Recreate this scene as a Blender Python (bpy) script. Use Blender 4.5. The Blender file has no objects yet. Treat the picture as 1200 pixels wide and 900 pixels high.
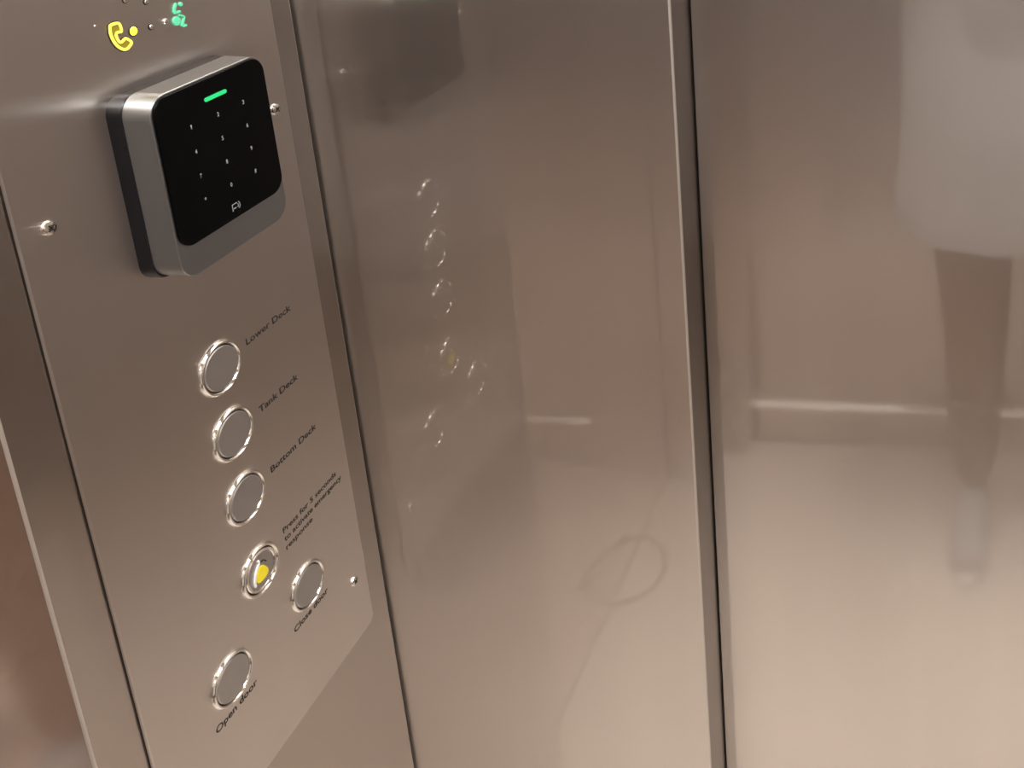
import bpy, bmesh, math, random
from mathutils import Vector, Matrix
random.seed(4)
sc = bpy.context.scene
C = sc.collection
PI = math.pi

# ------------------------------------------------------------------ camera
EYE = Vector((0.4916, -0.7113, 1.55))
cam_data = bpy.data.cameras.new('camera')
cam = bpy.data.objects.new('camera', cam_data)
C.objects.link(cam)
YAW, PITCH, ROLL = -0.00123921, 0.29617343, 0.03925865
fw = Vector((-math.sin(YAW) * math.cos(PITCH), math.cos(YAW) * math.cos(PITCH), -math.sin(PITCH)))
rt = Vector((math.cos(YAW), math.sin(YAW), 0))
up = rt.cross(fw)
rt2 = rt * math.cos(ROLL) + up * math.sin(ROLL)
up2 = rt2.cross(fw)
cam.matrix_world = Matrix((( rt2.x, up2.x, -fw.x, EYE.x), (rt2.y, up2.y, -fw.y, EYE.y), (rt2.z, up2.z, -fw.z, EYE.z), (0, 0, 0, 1)))
cam_data.sensor_fit = 'HORIZONTAL'
cam_data.sensor_width = 36.0
cam_data.lens = 1228.343 / 1200 * 36.0
cam_data.shift_x = -561.63 / 1200
cam_data.shift_y = -387.956 / 1200
cam_data.clip_start = 0.01
sc.camera = cam

# ------------------------------------------------------------------ light, world, exposure
W, D, H = 1.30, 1.222, 2.20         # cab inner size: x 0..W, y -D..0, z 0..H
world = bpy.data.worlds.new('world'); sc.world = world
world.use_nodes = True
world.node_tree.nodes['Background'].inputs[0].default_value = (0.02, 0.02, 0.02, 1)
world.node_tree.nodes['Background'].inputs[1].default_value = 1.0
LAMP_XY = [(0.34, -0.33), (0.96, -0.33), (0.34, -0.90), (0.96, -0.90)]
LAMP_W = 4.0
PANEL_W = 15.0
LAMP_COL = (0.985, 0.98, 0.93)
sc.view_settings.view_transform = 'Standard'
sc.view_settings.look = 'None'
sc.view_settings.exposure = -0.16
sc.view_settings.gamma = 1.0
sc.view_settings.use_curve_mapping = False
sc.cycles.max_bounces = 16
sc.cycles.glossy_bounces = 12
sc.cycles.diffuse_bounces = 5
sc.cycles.sample_clamp_indirect = 3.0
sc.cycles.use_denoising = True
for i, (x, y) in enumerate(LAMP_XY):
    ld = bpy.data.lights.new('downlight', 'AREA')
    ld.shape = 'DISK'; ld.size = 0.13; ld.energy = LAMP_W; ld.color = LAMP_COL
    lo = bpy.data.objects.new('downlight', ld)
    lo.location = (x, y, H - 0.016)
    C.objects.link(lo)

ld = bpy.data.lights.new('light_panel_glow', 'AREA')
ld.shape = 'RECTANGLE'; ld.size = 0.66; ld.size_y = 0.34; ld.energy = PANEL_W; ld.color = LAMP_COL
lo = bpy.data.objects.new('light_panel_glow', ld)
lo.location = (0.65, -0.615, H - 0.022)
C.objects.link(lo)

# ------------------------------------------------------------------ helpers
def finish(name, bm, mat, parent=None, smooth=True):
    vs = [v.co.copy() for v in bm.verts]
    lo = Vector((min(v.x for v in vs), min(v.y for v in vs), min(v.z for v in vs)))
    hi = Vector((max(v.x for v in vs), max(v.y for v in vs), max(v.z for v in vs)))
    o = (lo + hi) / 2
    for v in bm.verts: v.co -= o
    bmesh.ops.recalc_face_normals(bm, faces=bm.faces[:])
    me = bpy.data.meshes.new(name)
    bm.to_mesh(me); bm.free()
    me.materials.append(mat)
    if smooth:
        me.shade_smooth()
        me.set_sharp_from_angle(angle=math.radians(28))
        for p in me.polygons:                  # flat sheets stay truly flat between their rounded edges
            if max(abs(c) for c in p.normal) > 0.99999: p.use_smooth = False
    ob = bpy.data.objects.new(name, me)
    C.objects.link(ob)
    ob['wo'] = tuple(o)
    base = Vector(parent['wo']) if parent is not None else Vector((0, 0, 0))
    ob.parent = parent
    ob.location = o - base
    return ob

def thing(name, loc, label, cat, group=None):
    e = bpy.data.objects.new(name, None)
    C.objects.link(e)
    e.location = loc; e['wo'] = tuple(loc)
    e['label'] = label; e['category'] = cat
    if group: e['group'] = group
    return e

def structure(o):
    o['kind'] = 'structure'; return o

def add_box(bm, a, b, bev=0.0, seg=2, only=None):
    x0, y0, z0 = a; x1, y1, z1 = b
    co = [(x0,y0,z0),(x1,y0,z0),(x1,y1,z0),(x0,y1,z0),(x0,y0,z1),(x1,y0,z1),(x1,y1,z1),(x0,y1,z1)]
    v = [bm.verts.new(c) for c in co]
    fs = [bm.faces.new([v[i] for i in f]) for f in ((0,3,2,1),(4,5,6,7),(0,1,5,4),(1,2,6,5),(2,3,7,6),(3,0,4,7))]
    if bev > 0:
        es = set(e for f in fs for e in f.edges)
        if only: es = [e for e in es if only(e.verts[0].co, e.verts[1].co)]
        bmesh.ops.bevel(bm, geom=list(es), offset=bev, segments=seg, affect='EDGES', profile=0.5)

def vertical(a, b): return abs(a.x - b.x) < 1e-6 and abs(a.y - b.y) < 1e-6

def box(name, a, b, mat, parent=None, bev=0.0, seg=2, only=None, smooth=True, edge=None):
    bm = bmesh.new(); add_box(bm, a, b, bev, seg, only)
    o = finish(name, bm, mat, parent, smooth)
    if edge:                                   # the rounded arris has the finish of a bent, burnished edge
        o.data.materials.append(edge)
        for p in o.data.polygons:
            if max(abs(c) for c in p.normal) < 0.9999: p.material_index = 1
    return o

def rr_outline(y0, y1, z0, z1, r, n=8):
    pts = []
    for cy, cz, a0 in ((y1-r, z1-r, 0), (y0+r, z1-r, 90), (y0+r, z0+r, 180), (y1-r, z0+r, 270)):
        for k in range(n + 1):
            a = math.radians(a0 + 90 * k / n)
            pts.append((cy + r * math.cos(a), cz + r * math.sin(a)))
    return pts

def loft(bm, rings, cap0=True, cap1=True):
    vr = [[bm.verts.new(p) for p in ring] for ring in rings]
    n = len(vr[0])
    for a, b in zip(vr, vr[1:]):
        for i in range(n):
            bm.faces.new((a[i], a[(i+1) % n], b[(i+1) % n], b[i]))
    if cap0: bm.faces.new(vr[0][::-1])
    if cap1: bm.faces.new(vr[-1])

def rr_plate(name, x0, x1, y0, y1, z0, z1, r, mat, parent, ch=0.0, seg=3, n=8):
    """rounded rectangle in the y-z plane standing out along x, its front edge rounded by ch"""
    rings = [[(x0, y, z) for y, z in rr_outline(y0, y1, z0, z1, r, n)]]
    if ch > 0:
        for k in range(seg + 1):
            a = PI / 2 * k / seg
            i = ch * (1 - math.cos(a))
            rings.append([(x1 - ch + ch * math.sin(a), y, z) for y, z in rr_outline(y0+i, y1-i, z0+i, z1-i, max(r-i, 0.0002), n)])
    else:
        rings.append([(x1, y, z) for y, z in rr_outline(y0, y1, z0, z1, r, n)])
    bm = bmesh.new(); loft(bm, rings)
    return finish(name, bm, mat, parent)

def lathe(bm, prof, c, n=64, closed=False):
    """profile of (radius, x) turned round the x axis through c"""
    rings = []
    for r, x in prof:
        rings.append([(c[0] + x, c[1] + max(r, 1e-5) * math.cos(2*PI*k/n), c[2] + max(r, 1e-5) * math.sin(2*PI*k/n)) for k in range(n)])
    if closed:
        loft(bm, rings + [rings[0]], False, False)
        bmesh.ops.remove_doubles(bm, verts=bm.verts[:], dist=1e-6)
    else:
        loft(bm, rings)

def poly(name, pts, x0, x1, mat, parent):
    bm = bmesh.new()
    loft(bm, [[(x0, y, z) for y, z in pts], [(x1, y, z) for y, z in pts]])
    return finish(name, bm, mat, parent, smooth=False)

def ribbon(pts, w, closed=False):
    """outline of a stroke of width w along 2-D points"""
    L, R = [], []
    n = len(pts)
    for i in range(n):
        a = Vector(pts[max(i-1, 0)]); b = Vector(pts[min(i+1, n-1)])
        d = (b - a).normalized(); nrm = Vector((-d.y, d.x)) * w / 2
        p = Vector(pts[i])
        L.append(p + nrm); R.append(p - nrm)
    return [tuple(p) for p in L + R[::-1]]

def smooth_path(pts, sub=6):
    out = []
    n = len(pts)
    for i in range(n - 1):
        p0, p1, p2, p3 = [Vector(pts[min(max(j, 0), n-1)]) for j in (i-1, i, i+1, i+2)]
        for k in range(sub):
            t = k / sub
            out.append(tuple(0.5*((2*p1)+(-p0+p2)*t+(2*p0-5*p1+4*p2-p3)*t*t+(-p0+3*p1-3*p2+p3)*t**3)))
    out.append(tuple(pts[-1]))
    return out

def text_part(name, s, y, z, width, cap, x, mat, parent, label):
    cu = bpy.data.curves.new(name, 'FONT')
    cu.body = s; cu.size = 1.0; cu.extrude = 0.0; cu.offset = 0.016; cu.resolution_u = 4
    t = bpy.data.objects.new(name, cu); C.objects.link(t)
    dg = bpy.context.evaluated_depsgraph_get()
    me = bpy.data.meshes.new_from_object(t.evaluated_get(dg))
    bpy.data.objects.remove(t)
    xs = [v.co.x for v in me.vertices]
    x0, x1 = min(xs), max(xs)
    sx = width / (x1 - x0); sy = cap / 0.73
    bm = bmesh.new(); bm.from_mesh(me); bpy.data.meshes.remove(me)
    for v in bm.verts: v.co = Vector((x, y + (v.co.x - x0) * sx, z + v.co.y * sy))
    ret = bmesh.ops.extrude_face_region(bm, geom=bm.faces[:])
    for g in ret['geom']:
        if isinstance(g, bmesh.types.BMVert): g.co.x += 0.00015
    o = finish(name, bm, mat, parent, smooth=False)
    o['label'] = label
    return o

# ------------------------------------------------------------------ materials
def new_mat(name):
    m = bpy.data.materials.new(name); m.use_nodes = True
    nt = m.node_tree
    return m, nt, nt.nodes['Principled BSDF']

def pm(name, col, rough=0.5, metal=0.0, noise=0.0, scale=40, emit=None, es=0.0, coat=0.0):
    m, nt, b = new_mat(name)
    b.inputs['Base Color'].default_value = (*col, 1)
    b.inputs['Roughness'].default_value = rough
    b.inputs['Metallic'].default_value = metal
    b.inputs['Coat Weight'].default_value = coat
    if emit:
        b.inputs['Emission Color'].default_value = (*emit, 1)
        b.inputs['Emission Strength'].default_value = es
    if noise:
        tc = nt.nodes.new('ShaderNodeTexCoord'); nz = nt.nodes.new('ShaderNodeTexNoise')
        nz.inputs['Scale'].default_value = scale; nz.inputs['Detail'].default_value = 4
        nt.links.new(tc.outputs['Object'], nz.inputs['Vector'])
        mx = nt.nodes.new('ShaderNodeMix'); mx.data_type = 'RGBA'
        mx.inputs[6].default_value = (*[c * (1 - noise) for c in col], 1)
        mx.inputs[7].default_value = (*[min(1, c * (1 + noise)) for c in col], 1)
        nt.links.new(nz.outputs['Fac'], mx.inputs[0])
        nt.links.new(mx.outputs[2], b.inputs['Base Color'])
    return m

def steel(name, col, r0, r1, axis='v', bump=0.02, film=0.35, film_r=0.04, big=0.12, aniso=0.92):
    """brushed stainless steel under a clear protective film: a rough metal lobe and a sharper one"""
    m, nt, b = new_mat(name)
    N, L = nt.nodes, nt.links
    tc = N.new('ShaderNodeTexCoord')
    mp = N.new('ShaderNodeMapping')
    # grain runs along the long axis of the sheet
    mp.inputs['Scale'].default_value = (900, 900, 6) if axis == 'v' else (6, 6, 900)
    L.new(tc.outputs['Object'], mp.inputs['Vector'])
    g = N.new('ShaderNodeTexNoise'); g.inputs['Scale'].default_value = 1.0; g.inputs['Detail'].default_value = 3
    L.new(mp.outputs[0], g.inputs['Vector'])
    big_n = N.new('ShaderNodeTexNoise'); big_n.inputs['Scale'].default_value = 4.0; big_n.inputs['Detail'].default_value = 5
    L.new(tc.outputs['Object'], big_n.inputs['Vector'])
    # upright wipe streaks in the finish
    sm = N.new('ShaderNodeMapping'); sm.inputs['Scale'].default_value = (14, 14, 0.8); sm.inputs['Rotation'].default_value = (0, 0.05, 0)
    sn = N.new('ShaderNodeTexNoise'); sn.inputs['Scale'].default_value = 1.0; sn.inputs['Detail'].default_value = 4
    L.new(tc.outputs['Object'], sm.inputs['Vector']); L.new(sm.outputs[0], sn.inputs['Vector'])
    # roughness
    rr = N.new('ShaderNodeMapRange')
    rr.inputs['To Min'].default_value = r0; rr.inputs['To Max'].default_value = r1
    L.new(big_n.outputs['Fac'], rr.inputs['Value'])
    # colour varies a little with the grain and with handling
    mx = N.new('ShaderNodeMix'); mx.data_type = 'RGBA'
    mx.inputs[6].default_value = (*[c * (1 - big) for c in col], 1)
    mx.inputs[7].default_value = (*[min(1, c * (1 + big)) for c in col], 1)
    ad = N.new('ShaderNodeMath'); ad.operation = 'ADD'; ad.use_clamp = True
    m1 = N.new('ShaderNodeMath'); m1.operation = 'MULTIPLY'; m1.inputs[1].default_value = 0.5
    m2 = N.new('ShaderNodeMath'); m2.operation = 'MULTIPLY'; m2.inputs[1].default_value = 0.5
    L.new(sn.outputs['Fac'], m1.inputs[0]); L.new(big_n.outputs['Fac'], m2.inputs[0])
    L.new(m1.outputs[0], ad.inputs[0]); L.new(m2.outputs[0], ad.inputs[1])
    L.new(ad.outputs[0], mx.inputs[0])
    b.inputs['Metallic'].default_value = 1.0
    L.new(mx.outputs[2], b.inputs['Base Color'])
    L.new(rr.outputs[0], b.inputs['Roughness'])
    bp = N.new('ShaderNodeBump'); bp.inputs['Strength'].default_value = bump; bp.inputs['Distance'].default_value = 0.0004
    L.new(g.outputs['Fac'], bp.inputs['Height'])
    # slow waviness of the sheet and the film on it
    wv = N.new('ShaderNodeTexNoise'); wv.inputs['Scale'].default_value = 5.0; wv.inputs['Detail'].default_value = 2
    L.new(tc.outputs['Object'], wv.inputs['Vector'])
    bp2 = N.new('ShaderNodeBump'); bp2.inputs['Strength'].default_value = 0.05; bp2.inputs['Distance'].default_value = 0.0008
    L.new(wv.outputs['Fac'], bp2.inputs['Height'])
    L.new(bp2.outputs[0], bp.inputs['Normal'])
    L.new(bp.outputs[0], b.inputs['Normal'])
    # grain stands upright, so reflections smear sideways
    geo = N.new('ShaderNodeNewGeometry'); cr = N.new('ShaderNodeVectorMath'); cr.operation = 'CROSS_PRODUCT'
    cr.inputs[1].default_value = (0, 0, 1)
    L.new(geo.outputs['True Normal'], cr.inputs[0])
    b.inputs['Anisotropic'].default_value = aniso
    L.new(cr.outputs[0], b.inputs['Tangent'])
    gl = N.new('ShaderNodeBsdfGlossy'); gl.inputs['Roughness'].default_value = film_r
    L.new(mx.outputs[2], gl.inputs['Color']); L.new(bp2.outputs[0], gl.inputs['Normal'])
    ms = N.new('ShaderNodeMixShader'); ms.inputs[0].default_value = film
    L.new(b.outputs[0], ms.inputs[1]); L.new(gl.outputs[0], ms.inputs[2])
    L.new(ms.outputs[0], N['Material Output'].inputs['Surface'])
    return m

STEEL_COL = (0.66, 0.615, 0.585)
M = {}
M['wall'] = steel('wrapped_wall_steel', STEEL_COL, 0.28, 0.34, film=0.34, film_r=0.045)
M['panel'] = steel('wrapped_panel_steel', STEEL_COL, 0.28, 0.34, film=0.17, film_r=0.025)
M['door'] = steel('door_steel', (0.82, 0.75, 0.71), 0.26, 0.3, film=0.8, film_r=0.06)
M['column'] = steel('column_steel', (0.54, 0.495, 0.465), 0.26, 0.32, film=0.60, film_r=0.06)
M['plate'] = steel('faceplate_steel', (0.68, 0.63, 0.595), 0.36, 0.42, film=0.08, film_r=0.12)
M['arris'] = steel('burnished_arris', (0.70, 0.66, 0.62), 0.42, 0.46, film=0.0, aniso=0.0)
M['bead'] = pm('polished_bead', (0.93, 0.91, 0.88), 0.38, 1.0, noise=0.03)
M['edge'] = steel('shaded_end_steel', (0.36, 0.33, 0.31), 0.3, 0.34, film=0.1)  # panel steel with the shade of its end face put into the colour
M['floor'] = pm('beige_vinyl', (0.76, 0.68, 0.62), 0.55, noise=0.08, scale=60)
M['ceiling'] = pm('ceiling_white', (0.7, 0.68, 0.64), 0.6, noise=0.02)
M['dark_wall'] = pm('brown_laminate', (0.26, 0.215, 0.19), 0.45, noise=0.1, scale=15)
M['skirting'] = steel('skirting_steel', (0.66, 0.61, 0.56), 0.16, 0.2, film=0.3, film_r=0.05, aniso=0.2)
M['dark_gap'] = pm('shadow_gap_black', (0.03, 0.028, 0.025), 0.6, noise=0.1)
M['chrome'] = pm('polished_chrome', (0.86, 0.84, 0.80), 0.07, 1.0, noise=0.03)
M['cap'] = pm('satin_button_cap', (0.50, 0.48, 0.47), 0.42, 1.0, noise=0.04)
M['black'] = pm('black_plastic', (0.003, 0.003, 0.005), 0.25, noise=0.1)
M['case'] = pm('satin_zinc', (0.29, 0.295, 0.30), 0.32, 0.97, noise=0.03)
M['glass'] = pm('black_glass', (0.002, 0.002, 0.002), 0.06, noise=0.1)
M['glass'].node_tree.nodes['Principled BSDF'].inputs['Specular IOR Level'].default_value = 0.06
M['olive'] = pm('dark_olive_paint', (0.25, 0.19, 0.01), 0.4, noise=0.05)
M['ink'] = pm('engraved_black_paint', (0.012, 0.008, 0.006), 0.6, noise=0.1)
M['yellow'] = pm('yellow_paint', (0.80, 0.66, 0.02), 0.4, noise=0.05)
M['phone'] = pm('lit_yellow_symbol', (0.9, 0.75, 0.1), 0.4, noise=0.05, emit=(1.0, 0.80, 0.12), es=0.45)
M['green'] = pm('lit_green_symbol', (0.1, 0.5, 0.3), 0.4, noise=0.05, emit=(0.05, 0.60, 0.28), es=0.35)
M['yellow_led'] = pm('lit_yellow_lens', (0.9, 0.6, 0.05), 0.3, noise=0.02, emit=(1.0, 0.62, 0.02), es=3.0)
M['green_led'] = pm('lit_green_bar', (0.02, 0.3, 0.12), 0.3, noise=0.02, emit=(0.0, 0.62, 0.15), es=0.8)
M['key'] = pm('backlit_white_mark', (0.22, 0.23, 0.24), 0.4, noise=0.02, emit=(0.8, 0.85, 0.9), es=0.05)
M['lamp_glass'] = pm('lit_lamp_glass', (1, 1, 1), 0.4, noise=0.01, emit=LAMP_COL, es=6.0)
M['white_plastic'] = pm('white_plastic', (0.8, 0.79, 0.76), 0.4, noise=0.02)

# ------------------------------------------------------------------ the cab
structure(box('floor', (-0.16, -D - 0.05, -0.03), (W + 0.05, 0.10, 0.0), M['floor'], smooth=False))
structure(box('ceiling', (-0.20, -D - 0.05, H), (W + 0.05, 0.10, H + 0.03), M['ceiling'], smooth=False))
# wall opposite the camera: the right sheet lies 42 mm behind the raised left one
structure(box('wall_back', (0.2675, 0.042, 0.0), (W, 0.062, H), M['wall'], bev=0.001, only=vertical))
structure(box('trim_1', (0.0, 0.0605, 0.0), (0.30, 0.0700, H), M['dark_gap']))
pan = box('wall_panel', (-0.03, 0.0, 0.0), (0.266, 0.0600, H), M['panel'], bev=0.0016, seg=4, only=lambda a, b: vertical(a, b) and a.x > 0.2 and a.y < 0.01, edge=M['arris'])
pan['label'] = 'raised brushed steel wall panel in the corner, right of the control column'
pan['category'] = 'wall panel'
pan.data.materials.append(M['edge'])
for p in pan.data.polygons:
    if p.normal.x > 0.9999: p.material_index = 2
structure(box('wall_right', (W, -D, 0.0), (W + 0.02, 0.042, H), M['dark_wall']))
structure(box('wall_front', (0.0, -D - 0.02, 0.0), (W, -D, H), M['wall']))
structure(box('wall_left', (-0.158, -0.266, 0.0), (0.0, -0.0030, H), M['column'], bev=0.0014, seg=4, only=lambda a, b: vertical(a, b) and a.x > -0.1, edge=M['arris']))
structure(box('wall_left_far', (-0.158, -D - 0.02, 0.0), (0.0, -1.163, H), M['column'], bev=0.002, seg=4, only=vertical))
bpy.data.objects['wall_left_far'].name = 'wall_left.001'
structure(box('door_1', (-0.185, -1.20, 0.004), (-0.16, -0.20, H - 0.002), M['door'], bev=0.001))
wl = bpy.data.objects['wall_left']
wl.data.materials.append(M['door'])
for p in wl.data.polygons:
    if p.normal.y < -0.9999: p.material_index = 2
# skirting along the walls
def skirt(name, a, b):
    structure(box(name, a, b, M['skirting'], bev=0.005, seg=6, edge=M['bead']))
bm = bmesh.new()                         # its top slopes back to the wall at 35 degrees
prof = [(-D, 0.012), (-D + 0.012, 0.012), (-D + 0.012, 0.0895), (-D + 0.0112, 0.0905), (-D, 0.0983)]
loft(bm, [[(x, y, z) for y, z in prof] for x in (0.002, W - 0.002)])
sk = structure(finish('baseboard_front', bm, M['skirting'], smooth=False))
sk.data.materials.append(M['bead'])
for p in sk.data.polygons:
    if p.normal.z > 0.3 and p.normal.y > 0.3: p.material_index = 1
skirt('baseboard_right', (W - 0.012, -D + 0.014, 0.012), (W, 0.028, 0.095))
skirt('baseboard_back', (0.268, 0.030, 0.012), (W - 0.014, 0.042, 0.095))

# ------------------------------------------------------------------ ceiling lights
for i, (x, y) in enumerate(LAMP_XY):
    side = 'control column' if x < 0.6 else 'far side wall'
    end = 'back wall' if y > -0.6 else 'front wall'
    t = thing('ceiling_light', (x, y, H), 'round recessed ceiling downlight nearest the %s and the %s' % (side, end), 'ceiling light', 'cab ceiling downlights')
    bm = bmesh.new()
    n = 40
    rings = [[(x + r * math.cos(2*PI*k/n), y + r * math.sin(2*PI*k/n), z) for k in range(n)] for r, z in ((0.085, H), (0.085, H-0.006), (0.080, H-0.012), (0.070, H-0.012), (0.070, H))]
    loft(bm, rings + [rings[0]], False, False); bmesh.ops.remove_doubles(bm, verts=bm.verts[:], dist=1e-6)
    finish('trim_ring', bm, M['chrome'], t)
    bm = bmesh.new()
    loft(bm, [[(x + r * math.cos(2*PI*k/n), y + r * math.sin(2*PI*k/n), z) for k in range(n)] for r, z in ((0.069, H), (0.069, H-0.007), (0.064, H-0.009))])
    finish('diffuser', bm, M['lamp_glass'], t)

# ------------------------------------------------------------------ control panel
PX = 0.0022
cop = thing('control_panel', (0, -0.130, 0.833), 'brushed steel lift control panel with round buttons on the left column', 'control panel')
rr_plate('plate_shadow_line', 0.0001, 0.0008, -0.2353, -0.0255, 0.8332, 1.70, 0.006, M['ink'], cop)  # black layer added for the shadow line along the faceplate's side
plate = rr_plate('faceplate', 0.0008, PX, -0.2355, -0.0253, 0.833, 1.70, 0.006, M['plate'], cop, ch=0.0009)

def button(y, z, label, bell=False):
    bm = bmesh.new()
    prof = [(0.0158, 0.0), (0.0180, 0.0), (0.0182, 0.0006), (0.0178, 0.0016), (0.0170, 0.0023), (0.0162, 0.0023), (0.0156, 0.0017), (0.0152, 0.0006), (0.0151, 0.0)]
    lathe(bm, prof, (PX, y, z), closed=True)
    rim = finish('push_button', bm, M['chrome'], cop)
    rim['label'] = label
    bm = bmesh.new()
    lathe(bm, [(0.0151, 0.0), (0.0151, 0.0003), (0.0146, 0.0003), (0.0146, 0.0)], (PX, y, z), closed=True)
    finish('shadow_ring', bm, M['ink'], rim)
    bm = bmesh.new()
    if bell:
        lathe(bm, [(0.0146, 0.0), (0.0146, 0.0014), (0.0140, 0.0020), (0.0131, 0.0020), (0.0126, 0.0014), (0.0126, 0.0)], (PX, y, z), closed=True)
        finish('inner_ring', bm, M['chrome'], rim)
        bm = bmesh.new()
        lathe(bm, [(0.0125, 0.0), (0.0125, 0.0010), (0.0120, 0.0013), (0.0, 0.0013)], (PX, y, z))
    else:
        lathe(bm, [(0.0146, 0.0), (0.0146, 0.0013), (0.0140, 0.0018), (0.0, 0.0019)], (PX, y, z))
    cap = finish('button_cap', bm, M['cap'], rim)
    if bell:
        x0 = PX + 0.0011
        # a bell seen in profile: dome, flared mouth and clapper
        bellp = [(-5.6, -5.1), (-5.0, -1.2), (-1.9, 2.6), (0.7, 3.2), (3.0, 1.6), (5.6, -3.6), (4.7, -6.2), (2.4, -7.4), (-1.6, -7.6), (-4.6, -6.8)]
        p = poly('bell_symbol', [(y + a/1000, z + b/1000) for a, b in smooth_path(bellp + bellp[:1], 4)[:-1]], x0, x0 + 0.0009, M['yellow'], rim)
        p['label'] = 'yellow bell symbol'
        rimpts = smooth_path([(-7.6, -7.0), (-7.6, -3.4), (-5.6, 1.6), (-2.8, 5.0), (-1.2, 6.4), (-1.3, 9.0)], 4)
        poly('symbol_edge', [(y + a/1000, z + b/1000) for a, b in ribbon(rimpts, 1.3)], x0, x0 + 0.0011, M['white_plastic'], rim)
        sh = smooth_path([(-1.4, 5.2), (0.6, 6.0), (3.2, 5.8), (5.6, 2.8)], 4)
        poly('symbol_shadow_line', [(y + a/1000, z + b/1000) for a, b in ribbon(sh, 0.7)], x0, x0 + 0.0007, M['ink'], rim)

button(-0.1285, 1.1393, 'button captioned Lower Deck')
button(-0.1290, 1.0898, 'button captioned Tank Deck')
button(-0.1293, 1.0394, 'button captioned Bottom Deck')
button(-0.1295, 0.9796, 'button with a yellow bell and a second inner ring', True)
button(-0.0902, 0.9286, 'button captioned Close door')
button(-0.1697, 0.9283, 'button captioned Open door')

def cap_text(s, y0, y1, z, cap):
    text_part('caption', s, y0, z, y1 - y0, cap, PX, M['ink'], cop, 'black caption reading ' + s)
cap_text('Lower Deck', -0.1028, -0.0572, 1.1396, 0.0050)
cap_text('Tank Deck', -0.1028, -0.0622, 1.0866, 0.0050)
cap_text('Bottom Deck', -0.1028, -0.0530, 1.0378, 0.0050)
cap_text('Press for 5 seconds', -0.1025, -0.0410, 0.9862, 0.0044)
cap_text('to activate emergency', -0.1025, -0.0360, 0.9790, 0.0044)
cap_text('response', -0.1025, -0.0730, 0.9718, 0.0044)
cap_text('Open door', -0.1893, -0.1503, 0.9028, 0.0052)
cap_text('Close door', -0.1097, -0.0705, 0.9042, 0.0050)

def screw(y, z):
    bm = bmesh.new()
    lathe(bm, [(0.0041, 0.0), (0.0041, 0.0006), (0.0036, 0.0016), (0.0022, 0.0021), (0.0015, 0.0021), (0.0013, 0.0011), (0.0, 0.0010)], (PX, y, z), n=28)
    s = finish('screw', bm, M['chrome'], cop)
    bm = bmesh.new()
    for k in range(2):
        a = math.radians(35 + 90 * k)
        d = Vector((0, math.cos(a), math.sin(a))) * 0.0024; w = Vector((0, -math.sin(a), math.cos(a))) * 0.0004
        c = Vector((PX, y, z))
        q = [c - d - w, c + d - w, c + d + w, c - d + w]
        loft(bm, [[tuple(p + Vector((0.0018, 0, 0))) for p in q], [tuple(p + Vector((0.00225, 0, 0))) for p in q]])
    finish('screw_slot', bm, M['ink'], s, smooth=False)
screw(-0.2183, 1.2837); screw(-0.0392, 1.2844); screw(-0.0419, 0.8863)

# indicator row above the keypad
phone = [(-156.1,1376.6),(-153.5,1377.4),(-149.7,1377.1),(-148.0,1375.3),(-147.6,1371.4),(-149.2,1370.1),(-151.6,1370.4),(-151.6,1368.4),(-150.5,1366.0),(-148.4,1366.9),(-146.4,1367.2),(-144.0,1365.3),(-142.7,1362.8),(-144.6,1360.8),(-147.6,1359.5),(-150.9,1360.4),(-154.0,1363.3),(-156.0,1367.2),(-156.9,1372.0)]
P = [(a/1000, b/1000) for a, b in phone]
cen = Vector((sum(p[0] for p in P)/len(P), sum(p[1] for p in P)/len(P)))
def grow(P, d):
    out = []
    n = len(P)
    for i in range(n):
        t = (Vector(P[(i+1) % n]) - Vector(P[i-1])).normalized()
        out.append(tuple(Vector(P[i]) + Vector((-t.y, t.x)) * d))
    return out
ph0 = poly('telephone_symbol', grow(P, 0.0006), PX, PX + 0.0003, M['ink'], cop)
ph0['label'] = 'yellow outlined telephone handset symbol'
loop = smooth_path(grow(P, -0.0004) + grow(P, -0.0004)[:1], 3)[:-1]
bm = bmesh.new()
outer = grow(loop, 0.0003); inner = grow(loop, -0.0013)
va = [[bm.verts.new((PX + x, y, z)) for y, z in ring] for ring, x in ((outer, 0.0002), (outer, 0.0008), (inner, 0.0008), (inner, 0.0002))]
n = len(loop)
for r in range(4):
    for i in range(n):
        bm.faces.new((va[r][i], va[r][(i+1) % n], va[(r+1) % 4][(i+1) % n], va[(r+1) % 4][i]))
finish('symbol_outline', bm, M['phone'], ph0, smooth=False)
poly('symbol_fill', grow(P, -0.0016), PX, PX + 0.00045, M['olive'], ph0)

def dome(name, y, z, r, h, mat, rim=None):
    bm = bmesh.new()
    lathe(bm, [(r, 0), (r * 0.97, h * 0.45), (r * 0.8, h * 0.8), (r * 0.45, h), (0, h * 1.05)], (PX, y, z), n=28)
    o = finish(name, bm, mat, cop)
    if rim:
        bm = bmesh.new()
        lathe(bm, [(r, 0), (r * 1.25, 0), (r * 1.22, 0.0005), (r * 1.02, 0.0006)], (PX, y, z), n=28, closed=True)
        finish('lens_rim', bm, rim, o)
    return o
dome('indicator_lamp', -0.1405, 1.3690, 0.0026, 0.0013, M['yellow_led'], M['ink'])['label'] = 'lit yellow indicator lamp'
dome('indicator_lamp', -0.1277, 1.3679, 0.0016, 0.0012, M['chrome'], M['ink'])
dome('indicator_lamp', -0.1164, 1.3680, 0.0019, 0.0012, M['chrome'])
dome('indicator_lamp', -0.1275, 1.3830, 0.0016, 0.0012, M['chrome'], M['ink'])
dome('indicator_lamp', -0.1415, 1.3875, 0.0016, 0.0012, M['chrome'], M['ink'])
dome('microphone_hole', -0.1640, 1.3784, 0.0008, 0.0005, M['chrome'])

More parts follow.
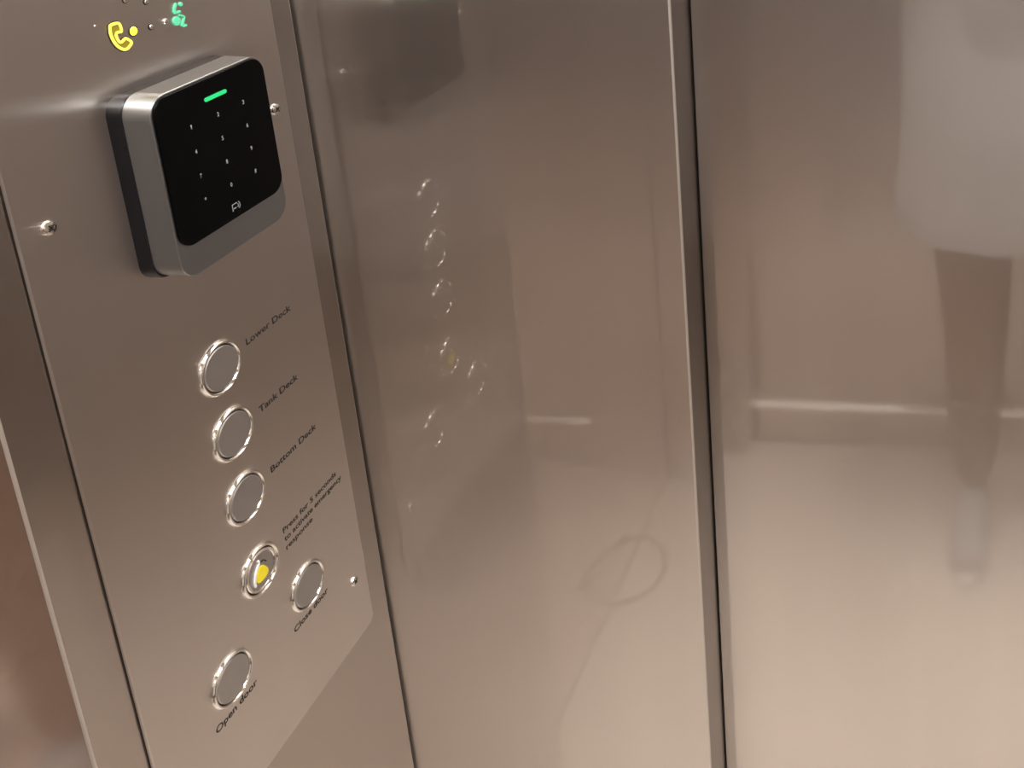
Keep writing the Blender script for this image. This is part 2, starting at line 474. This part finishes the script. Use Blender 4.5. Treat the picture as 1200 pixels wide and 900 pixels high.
# wheelchair-user symbol, lit green
def stroke(name, pts, w, h, mat, par):
    return poly(name, [(a/1000, b/1000) for a, b in ribbon(pts, w)], PX, PX + h, mat, par)
bm = bmesh.new()
lathe(bm, [(0.0028, 0), (0.0028, 0.0008), (0.0022, 0.0010), (0.0, 0.0008)], (PX, -0.1085, 1.3662), n=28)
wc = finish('wheelchair_symbol', bm, M['green'], cop); wc['label'] = 'green wheelchair user symbol'
bm = bmesh.new(); lathe(bm, [(0.0013, 0), (0.0013, 0.0008), (0.001, 0.001), (0, 0.001)], (PX, -0.1030, 1.3752), n=20)
finish('figure_head', bm, M['green'], wc)
stroke('figure_torso', [(-106.4, 1376.6), (-108.2, 1374.0), (-108.9, 1371.6)], 1.5, 0.0008, M['green'], wc)
stroke('figure_arm', [(-109.2, 1371.3), (-106.6, 1371.0), (-104.4, 1371.2)], 1.1, 0.0009, M['green'], wc)
stroke('figure_leg', [(-106.0, 1369.3), (-104.0, 1368.4), (-102.2, 1367.2), (-103.4, 1365.0), (-105.0, 1362.2), (-104.6, 1361.8), (-101.8, 1361.8)], 1.2, 0.0009, M['green'], wc)

# ------------------------------------------------------------------ keypad reader
kp = thing('keypad_reader', (PX, -0.1225, 1.2245), 'square black glass access keypad in a silver case with a green light bar', 'keypad')
K0, K1, KF = PX, 0.0105, 0.0262
rr_plate('base', K0, K1, -0.1700, -0.0755, 1.2235, 1.3372, 0.011, M['black'], kp, ch=0.0012)
case = rr_plate('case', K1, KF, -0.1692, -0.0757, 1.2242, 1.3378, 0.0125, M['case'], kp, ch=0.0008)
gl = rr_plate('glass_face', KF, KF + 0.0012, -0.1675, -0.0772, 1.2440, 1.3364, 0.0105, M['glass'], kp, ch=0.0005)
GX = KF + 0.0012
led = rr_plate('light_bar', GX, GX + 0.0004, -0.1302, -0.1120, 1.3230, 1.3255, 0.0012, M['green_led'], kp)
led['label'] = 'lit green light bar'
keys = ['1','2','3','4','5','6','7','8','9','*','0','#']
for i, k in enumerate(keys):
    r, c = divmod(i, 3)
    y = -0.1435 + 0.0218 * c; z = 1.3125 - 0.0154 * r
    cu_w = 0.0014 if k != '1' else 0.0008
    text_part('key_number', k, y - cu_w/2, z - 0.0013, cu_w, 0.0027, GX, M['key'], kp, 'white ' + {'*': 'star', '#': 'hash'}.get(k, k) + ' key marking')
# card symbol under the keys: a card with waves
cy, cz = -0.1220, 1.2515
def kstroke(pts, w, name='card_symbol', par=None):
    return poly(name, [(cy + a/700, cz + b/700) for a, b in ribbon(pts, w)], GX, GX + 0.0002, M['key'], par or kp)
cs = kstroke([(-1.6, -1.6), (-1.6, 1.4), (1.2, 1.4)], 0.35)
cs['label'] = 'white card symbol'
for rad in (1.0, 2.0):
    kstroke([(0.9 + rad * math.cos(a), rad * math.sin(a)) for a in [math.radians(t) for t in range(-50, 51, 20)]], 0.3, 'wave_mark', cs)
kstroke([(-1.0, -0.6), (0.6, -0.6)], 0.4, 'card_line', cs)

# ------------------------------------------------------------------ the photographer, seen in the right wall panel as a pale reflection
M['skin'] = pm('skin', (0.62, 0.40, 0.30), 0.5, noise=0.06, scale=30)
M['shirt'] = pm('pale_grey_cotton', (0.64, 0.64, 0.66), 0.85, noise=0.05, scale=60)
M['trousers'] = pm('brown_twill', (0.27, 0.18, 0.13), 0.85, noise=0.12, scale=90)
M['hair'] = pm('dark_brown_hair', (0.04, 0.025, 0.018), 0.55, noise=0.3, scale=120)
M['shoe'] = pm('light_grey_canvas', (0.45, 0.45, 0.48), 0.8, noise=0.06, scale=80)
M['sole'] = pm('white_rubber', (0.75, 0.74, 0.72), 0.6, noise=0.03)
M['eye'] = pm('eye_white', (0.8, 0.78, 0.75), 0.2, noise=0.02)

def skin_bm(nodes, edges, root=0, sub=2):
    """grow a surface on a skeleton: nodes are (x, y, z, rx, ry)"""
    me = bpy.data.meshes.new('skeleton')
    me.from_pydata([n[:3] for n in nodes], edges, [])
    o = bpy.data.objects.new('skeleton', me); C.objects.link(o)
    md = o.modifiers.new('skin', 'SKIN')
    if not me.skin_vertices: me.attributes
    bpy.context.view_layer.objects.active = o
    bm = bmesh.new(); bm.from_mesh(me)
    lay = bm.verts.layers.skin.verify()
    bm.verts.ensure_lookup_table()
    for i, n in enumerate(nodes):
        bm.verts[i][lay].radius = (n[3], n[4]); bm.verts[i][lay].use_root = (i == root)
    bm.to_mesh(me); bm.free()
    sd = o.modifiers.new('sub', 'SUBSURF'); sd.levels = sub; sd.render_levels = sub
    dg = bpy.context.evaluated_depsgraph_get()
    em = bpy.data.meshes.new_from_object(o.evaluated_get(dg))
    out = bmesh.new(); out.from_mesh(em)
    bpy.data.objects.remove(o); bpy.data.meshes.remove(em)
    return out

def ellipsoid(bm, c, r, rot=None):
    ret = bmesh.ops.create_uvsphere(bm, u_segments=24, v_segments=16, radius=1)
    for v in ret['verts']:
        p = Vector((v.co.x * r[0], v.co.y * r[1], v.co.z * r[2]))
        if rot: p = rot @ p
        v.co = p + Vector(c)
    return ret['verts']

def merge(bms):
    out = bmesh.new()
    for b in bms:
        me = bpy.data.meshes.new('tmp'); b.to_mesh(me); b.free()
        out.from_mesh(me); bpy.data.meshes.remove(me)
    return out

def remesh(bm, size, smooth=2):
    me = bpy.data.meshes.new('tmp'); bm.to_mesh(me); bm.free()
    o = bpy.data.objects.new('tmp', me); C.objects.link(o)
    r = o.modifiers.new('r', 'REMESH'); r.mode = 'VOXEL'; r.voxel_size = size
    if smooth:
        sm = o.modifiers.new('s', 'SMOOTH'); sm.iterations = smooth; sm.factor = 0.5
    dg = bpy.context.evaluated_depsgraph_get()
    em = bpy.data.meshes.new_from_object(o.evaluated_get(dg))
    out = bmesh.new(); out.from_mesh(em)
    bpy.data.objects.remove(o); bpy.data.meshes.remove(em)
    return out

BX, BY = 0.520, -0.975
per = thing('person', (BX, BY, 0), 'person in a pale grey top, brown trousers and light shoes holding up a phone', 'person')
nodes = [(BX, BY, .93, .145, .10), (BX-.03, BY, 1.08, .125, .09), (BX, BY+.005, 1.26, .150, .10), (BX, BY, 1.40, .10, .075), (BX, BY, 1.47, .052, .052), (BX, BY+.02, 1.56, .055, .06),
    (BX-.165, BY, 1.405, .05, .05), (BX-.235, BY+.075, 1.17, .040, .040), (BX-.165, BY+.205, 1.40, .027, .027),
    (BX+.165, BY, 1.405, .05, .05), (BX+.235, BY+.075, 1.17, .040, .040), (BX+.055, BY+.205, 1.40, .026, .026),
    (BX-.06, BY, .86, .085, .085), (BX-.035, BY+.01, .49, .055, .055), (BX-.03, BY-.03, .10, .036, .036),
    (BX+.10, BY, .86, .085, .085), (BX+.16, BY+.02, .49, .055, .055), (BX+.185, BY-.02, .10, .036, .036)]
A = len(nodes)
nodes += [(BX-.205, BY+.025, 1.28, .046, .046), (BX-.212, BY+.125, 1.25, .038, .038), (BX+.205, BY+.025, 1.28, .046, .046), (BX+.165, BY+.125, 1.25, .038, .038)]
edges = [(0,1),(1,2),(2,3),(3,4),(4,5),(3,6),(6,A),(A,7),(7,A+1),(A+1,8),(3,9),(9,A+2),(A+2,10),(10,A+3),(A+3,11),(0,12),(12,13),(13,14),(0,15),(15,16),(16,17)]
parts = [skin_bm(nodes, edges)]
hb = bmesh.new()
HC = Vector((BX - .005, BY + .035, 1.615))
ellipsoid(hb, HC, (.075, .093, .108))
ellipsoid(hb, HC + Vector((0, .035, -.062)), (.050, .050, .052))
ellipsoid(hb, HC + Vector((0, .096, -.022)), (.012, .018, .017))
ellipsoid(hb, HC + Vector((0, .088, -.005)), (.008, .010, .026))
ellipsoid(hb, HC + Vector((0, .084, -.060)), (.021, .008, .0055))
ellipsoid(hb, HC + Vector((0, .083, -.070)), (.018, .009, .006))
for sx in (-1, 1):
    ellipsoid(hb, HC + Vector((sx * .076, -.004, -.015)), (.010, .019, .031))
    ellipsoid(hb, HC + Vector((sx * .030, .083, .016)), (.020, .008, .006))
parts.append(hb)
# phone centre and the two hands closed on its short edges
PC = Vector((0.4916 + 0.012, -0.7205, 1.545))
tilt = Matrix.Rotation(-0.296, 3, 'X')
def hand(side, wrist):
    """palm, four fingers behind the phone edge and a thumb on its near side"""
    out = []
    s = side
    edge = PC + tilt @ Vector((s * .078, 0, 0))
    palm = edge + tilt @ Vector((s * .020, -.014, -.026))
    w = Vector(wrist)
    out.append(skin_bm([(*w, .026, .024), (*(w.lerp(palm, .55)), .024, .018), (*palm, .033, .015), (*(palm + tilt @ Vector((s*-.002, .004, .022))), .030, .013)], [(0,1),(1,2),(2,3)]))
    for k, (dz, ln) in enumerate(((.030, .95), (.013, 1.05), (-.004, 1.0), (-.020, .82))):
        a = palm + tilt @ Vector((s * .004, .004, dz + .012))
        b = edge + tilt @ Vector((s * .013, .012, dz))
        c = edge + tilt @ Vector((s * .002, .0165 + .001, dz - .002))
        d = edge + tilt @ Vector((-s * .014 * ln, .0155, dz - .003))
        if s < 0 and dz > .0: d = edge + tilt @ Vector((-s * .006, .0165, dz + .002))
        out.append(skin_bm([(*a, .0095, .0095), (*b, .0085, .0085), (*c, .0078, .0078), (*d, .0068, .0068)], [(0,1),(1,2),(2,3)]))
    a = palm + tilt @ Vector((-s * .004, -.004, -.010)); b = edge + tilt @ Vector((s * .004, -.016, -.016)); c = edge + tilt @ Vector((-s * .018, -.0145, -.004))
    out.append(skin_bm([(*a, .012, .012), (*b, .0100, .0100), (*c, .0085, .0085)], [(0,1),(1,2)]))
    return out
parts += hand(-1, nodes[8][:3]) + hand(1, nodes[11][:3])
bodybm = remesh(merge(parts), 0.0042)
cloth_src = bodybm.copy()
body = finish('body', bodybm, M['skin'], per)
# hair, eyes
bm = bmesh.new()
vs = ellipsoid(bm, HC + Vector((0, -.010, .014)), (.082, .098, .108))
bmesh.ops.delete(bm, geom=[v for v in bm.verts if (v.co.y - HC.y) > .03 + .9 * max(0, (v.co.z - HC.z) - .03) and v.co.z < HC.z + .065 or v.co.z < HC.z - .075], context='VERTS')
bmesh.ops.solidify(bm, geom=bm.faces[:], thickness=0.006)
finish('hair', bm, M['hair'], per)
for sx in (-1, 1):
    bm = bmesh.new(); ellipsoid(bm, HC + Vector((sx * .030, .079, .001)), (.013, .010, .0085))
    e = finish('eye', bm, M['eye'], per)
    bm = bmesh.new(); ellipsoid(bm, HC + Vector((sx * .030, .0885, .001)), (.005, .002, .005))
    finish('iris', bm, M['hair'], e)
# clothes follow the body and end at collar, cuffs, hem
def tube(bm, rings, n=40):
    loft(bm, [[(x + rx * math.cos(2*PI*k/n), y + ry * math.sin(2*PI*k/n), z) for k in range(n)] for x, y, z, rx, ry in rings])

def garment(name, keep, off, extra, mat, drop, size=0.006):
    """a layer lifted off the body, joined to its loose cloth, trimmed to its hems"""
    bm = cloth_src.copy()
    bm.normal_update()
    for v, nn in [(v, v.normal.copy()) for v in bm.verts]: v.co += nn * off
    bmesh.ops.delete(bm, geom=[v for v in bm.verts if not keep(v.co)], context='VERTS')
    bmesh.ops.holes_fill(bm, edges=[e for e in bm.edges if e.is_boundary], sides=0)
    parts2 = [bm]
    for rings in extra:
        t = bmesh.new(); tube(t, rings); parts2.append(t)
    out = remesh(merge(parts2), size, 4)
    bmesh.ops.delete(out, geom=[v for v in out.verts if drop(v.co)], context='VERTS')
    return finish(name, out, mat, per)

garment('sweatshirt', lambda c: 0.80 < c.z < 1.475 and c.y < BY + .185, 0.013,
        [[(BX+.012, BY, .675, .205, .145), (BX+.012, BY, .72, .205, .146), (BX+.01, BY, .90, .192, .140), (BX-.02, BY, 1.08, .165, .118), (BX, BY, 1.26, .180, .118), (BX, BY, 1.36, .165, .100), (BX, BY, 1.43, .09, .075)]],
        M['shirt'], lambda c: c.z < .685 or c.z > 1.468)
garment('trousers', lambda c: 0.07 < c.z < .95, 0.013,
        [[(BX+.015, BY, .84, .138, .100), (BX+.010, BY, .93, .138, .100)]],
        M['trousers'], lambda c: c.z < .078)
for fx, fy in ((BX - .03, BY - .03), (BX + .188, BY - .02)):
    bm = skin_bm([(fx, fy - .045, .055, .036, .040), (fx, fy + .02, .062, .040, .044), (fx, fy + .11, .045, .043, .028), (fx, fy + .185, .036, .036, .022)], [(0,1),(1,2),(2,3)])
    for v in bm.verts: v.co.z = max(v.co.z, .018)
    sh = finish('shoe', bm, M['shoe'], per)
    rings = []
    for z, gr in ((0.0, -.001), (.002, .001), (.016, .001), (.020, -.003)):
        rings.append([(fx + (.040 + gr) * math.cos(t) * (1.0 - .10 * math.cos(t - PI/2)), fy + .062 + (.142 + gr) * math.sin(t), z) for t in [2*PI*k/40 for k in range(40)]])
    bm = bmesh.new(); loft(bm, rings)
    finish('sole', bm, M['sole'], sh)

# phone
ph = thing('smartphone', tuple(PC), 'black smartphone held up level in both hands of the person', 'phone')
def phone_box(name, hx, hy, hz, off, mat, r):
    out = [Vector((y, 0, z)) for y, z in rr_outline(-hx, hx, -hz, hz, r)]
    bm = bmesh.new()
    loft(bm, [[tuple(PC + tilt @ (p + Vector(off) + Vector((0, yy, 0)))) for p in out] for yy in (-hy, hy)])
    return finish(name, bm, mat, ph)
phone_box('phone_body', .0765, .0038, .0365, (0, 0, 0), M['black'], .009)
phone_box('screen', .0735, .0002, .0335, (0, -.0040, 0), M['glass'], .007)

# ------------------------------------------------------------------ cord on the floor by the door, mirrored in the raised panel
cp = smooth_path([(-.154, -.985), (-.138, -.980), (-.112, -.955), (-.092, -.912), (-.094, -.868), (-.115, -.838), (-.138, -.826), (-.154, -.822)], 6)
bm = bmesh.new()
r = 0.004; rings = []
for i, p in enumerate(cp):
    a = Vector(cp[max(i-1, 0)]); b = Vector(cp[min(i+1, len(cp)-1)]); t = (b - a).normalized(); nrm = Vector((-t.y, t.x))
    rings.append([(p[0] + nrm.x * r * math.cos(u), p[1] + nrm.y * r * math.cos(u), r + r * math.sin(u)) for u in [2*PI*k/10 for k in range(10)]])
loft(bm, rings)
M['cord'] = pm('grey_cord', (0.30, 0.27, 0.24), 0.7, noise=0.2, scale=300)
cord = finish('cord', bm, M['cord'])
cord['label'] = 'thin grey cord curled in a loop on the floor by the door'; cord['category'] = 'cord'
# flat light panel in the middle of the ceiling
lp = thing('light_panel', (0.65, -0.615, H), 'rectangular flat light panel in the middle of the cab ceiling', 'light panel')
box('panel_frame', (0.30, -0.805, H - 0.018), (1.00, -0.425, H), M['white_plastic'], lp, bev=0.004)
box('diffuser', (0.32, -0.785, H - 0.0205), (0.98, -0.445, H - 0.0165), M['lamp_glass'], lp, bev=0.001)
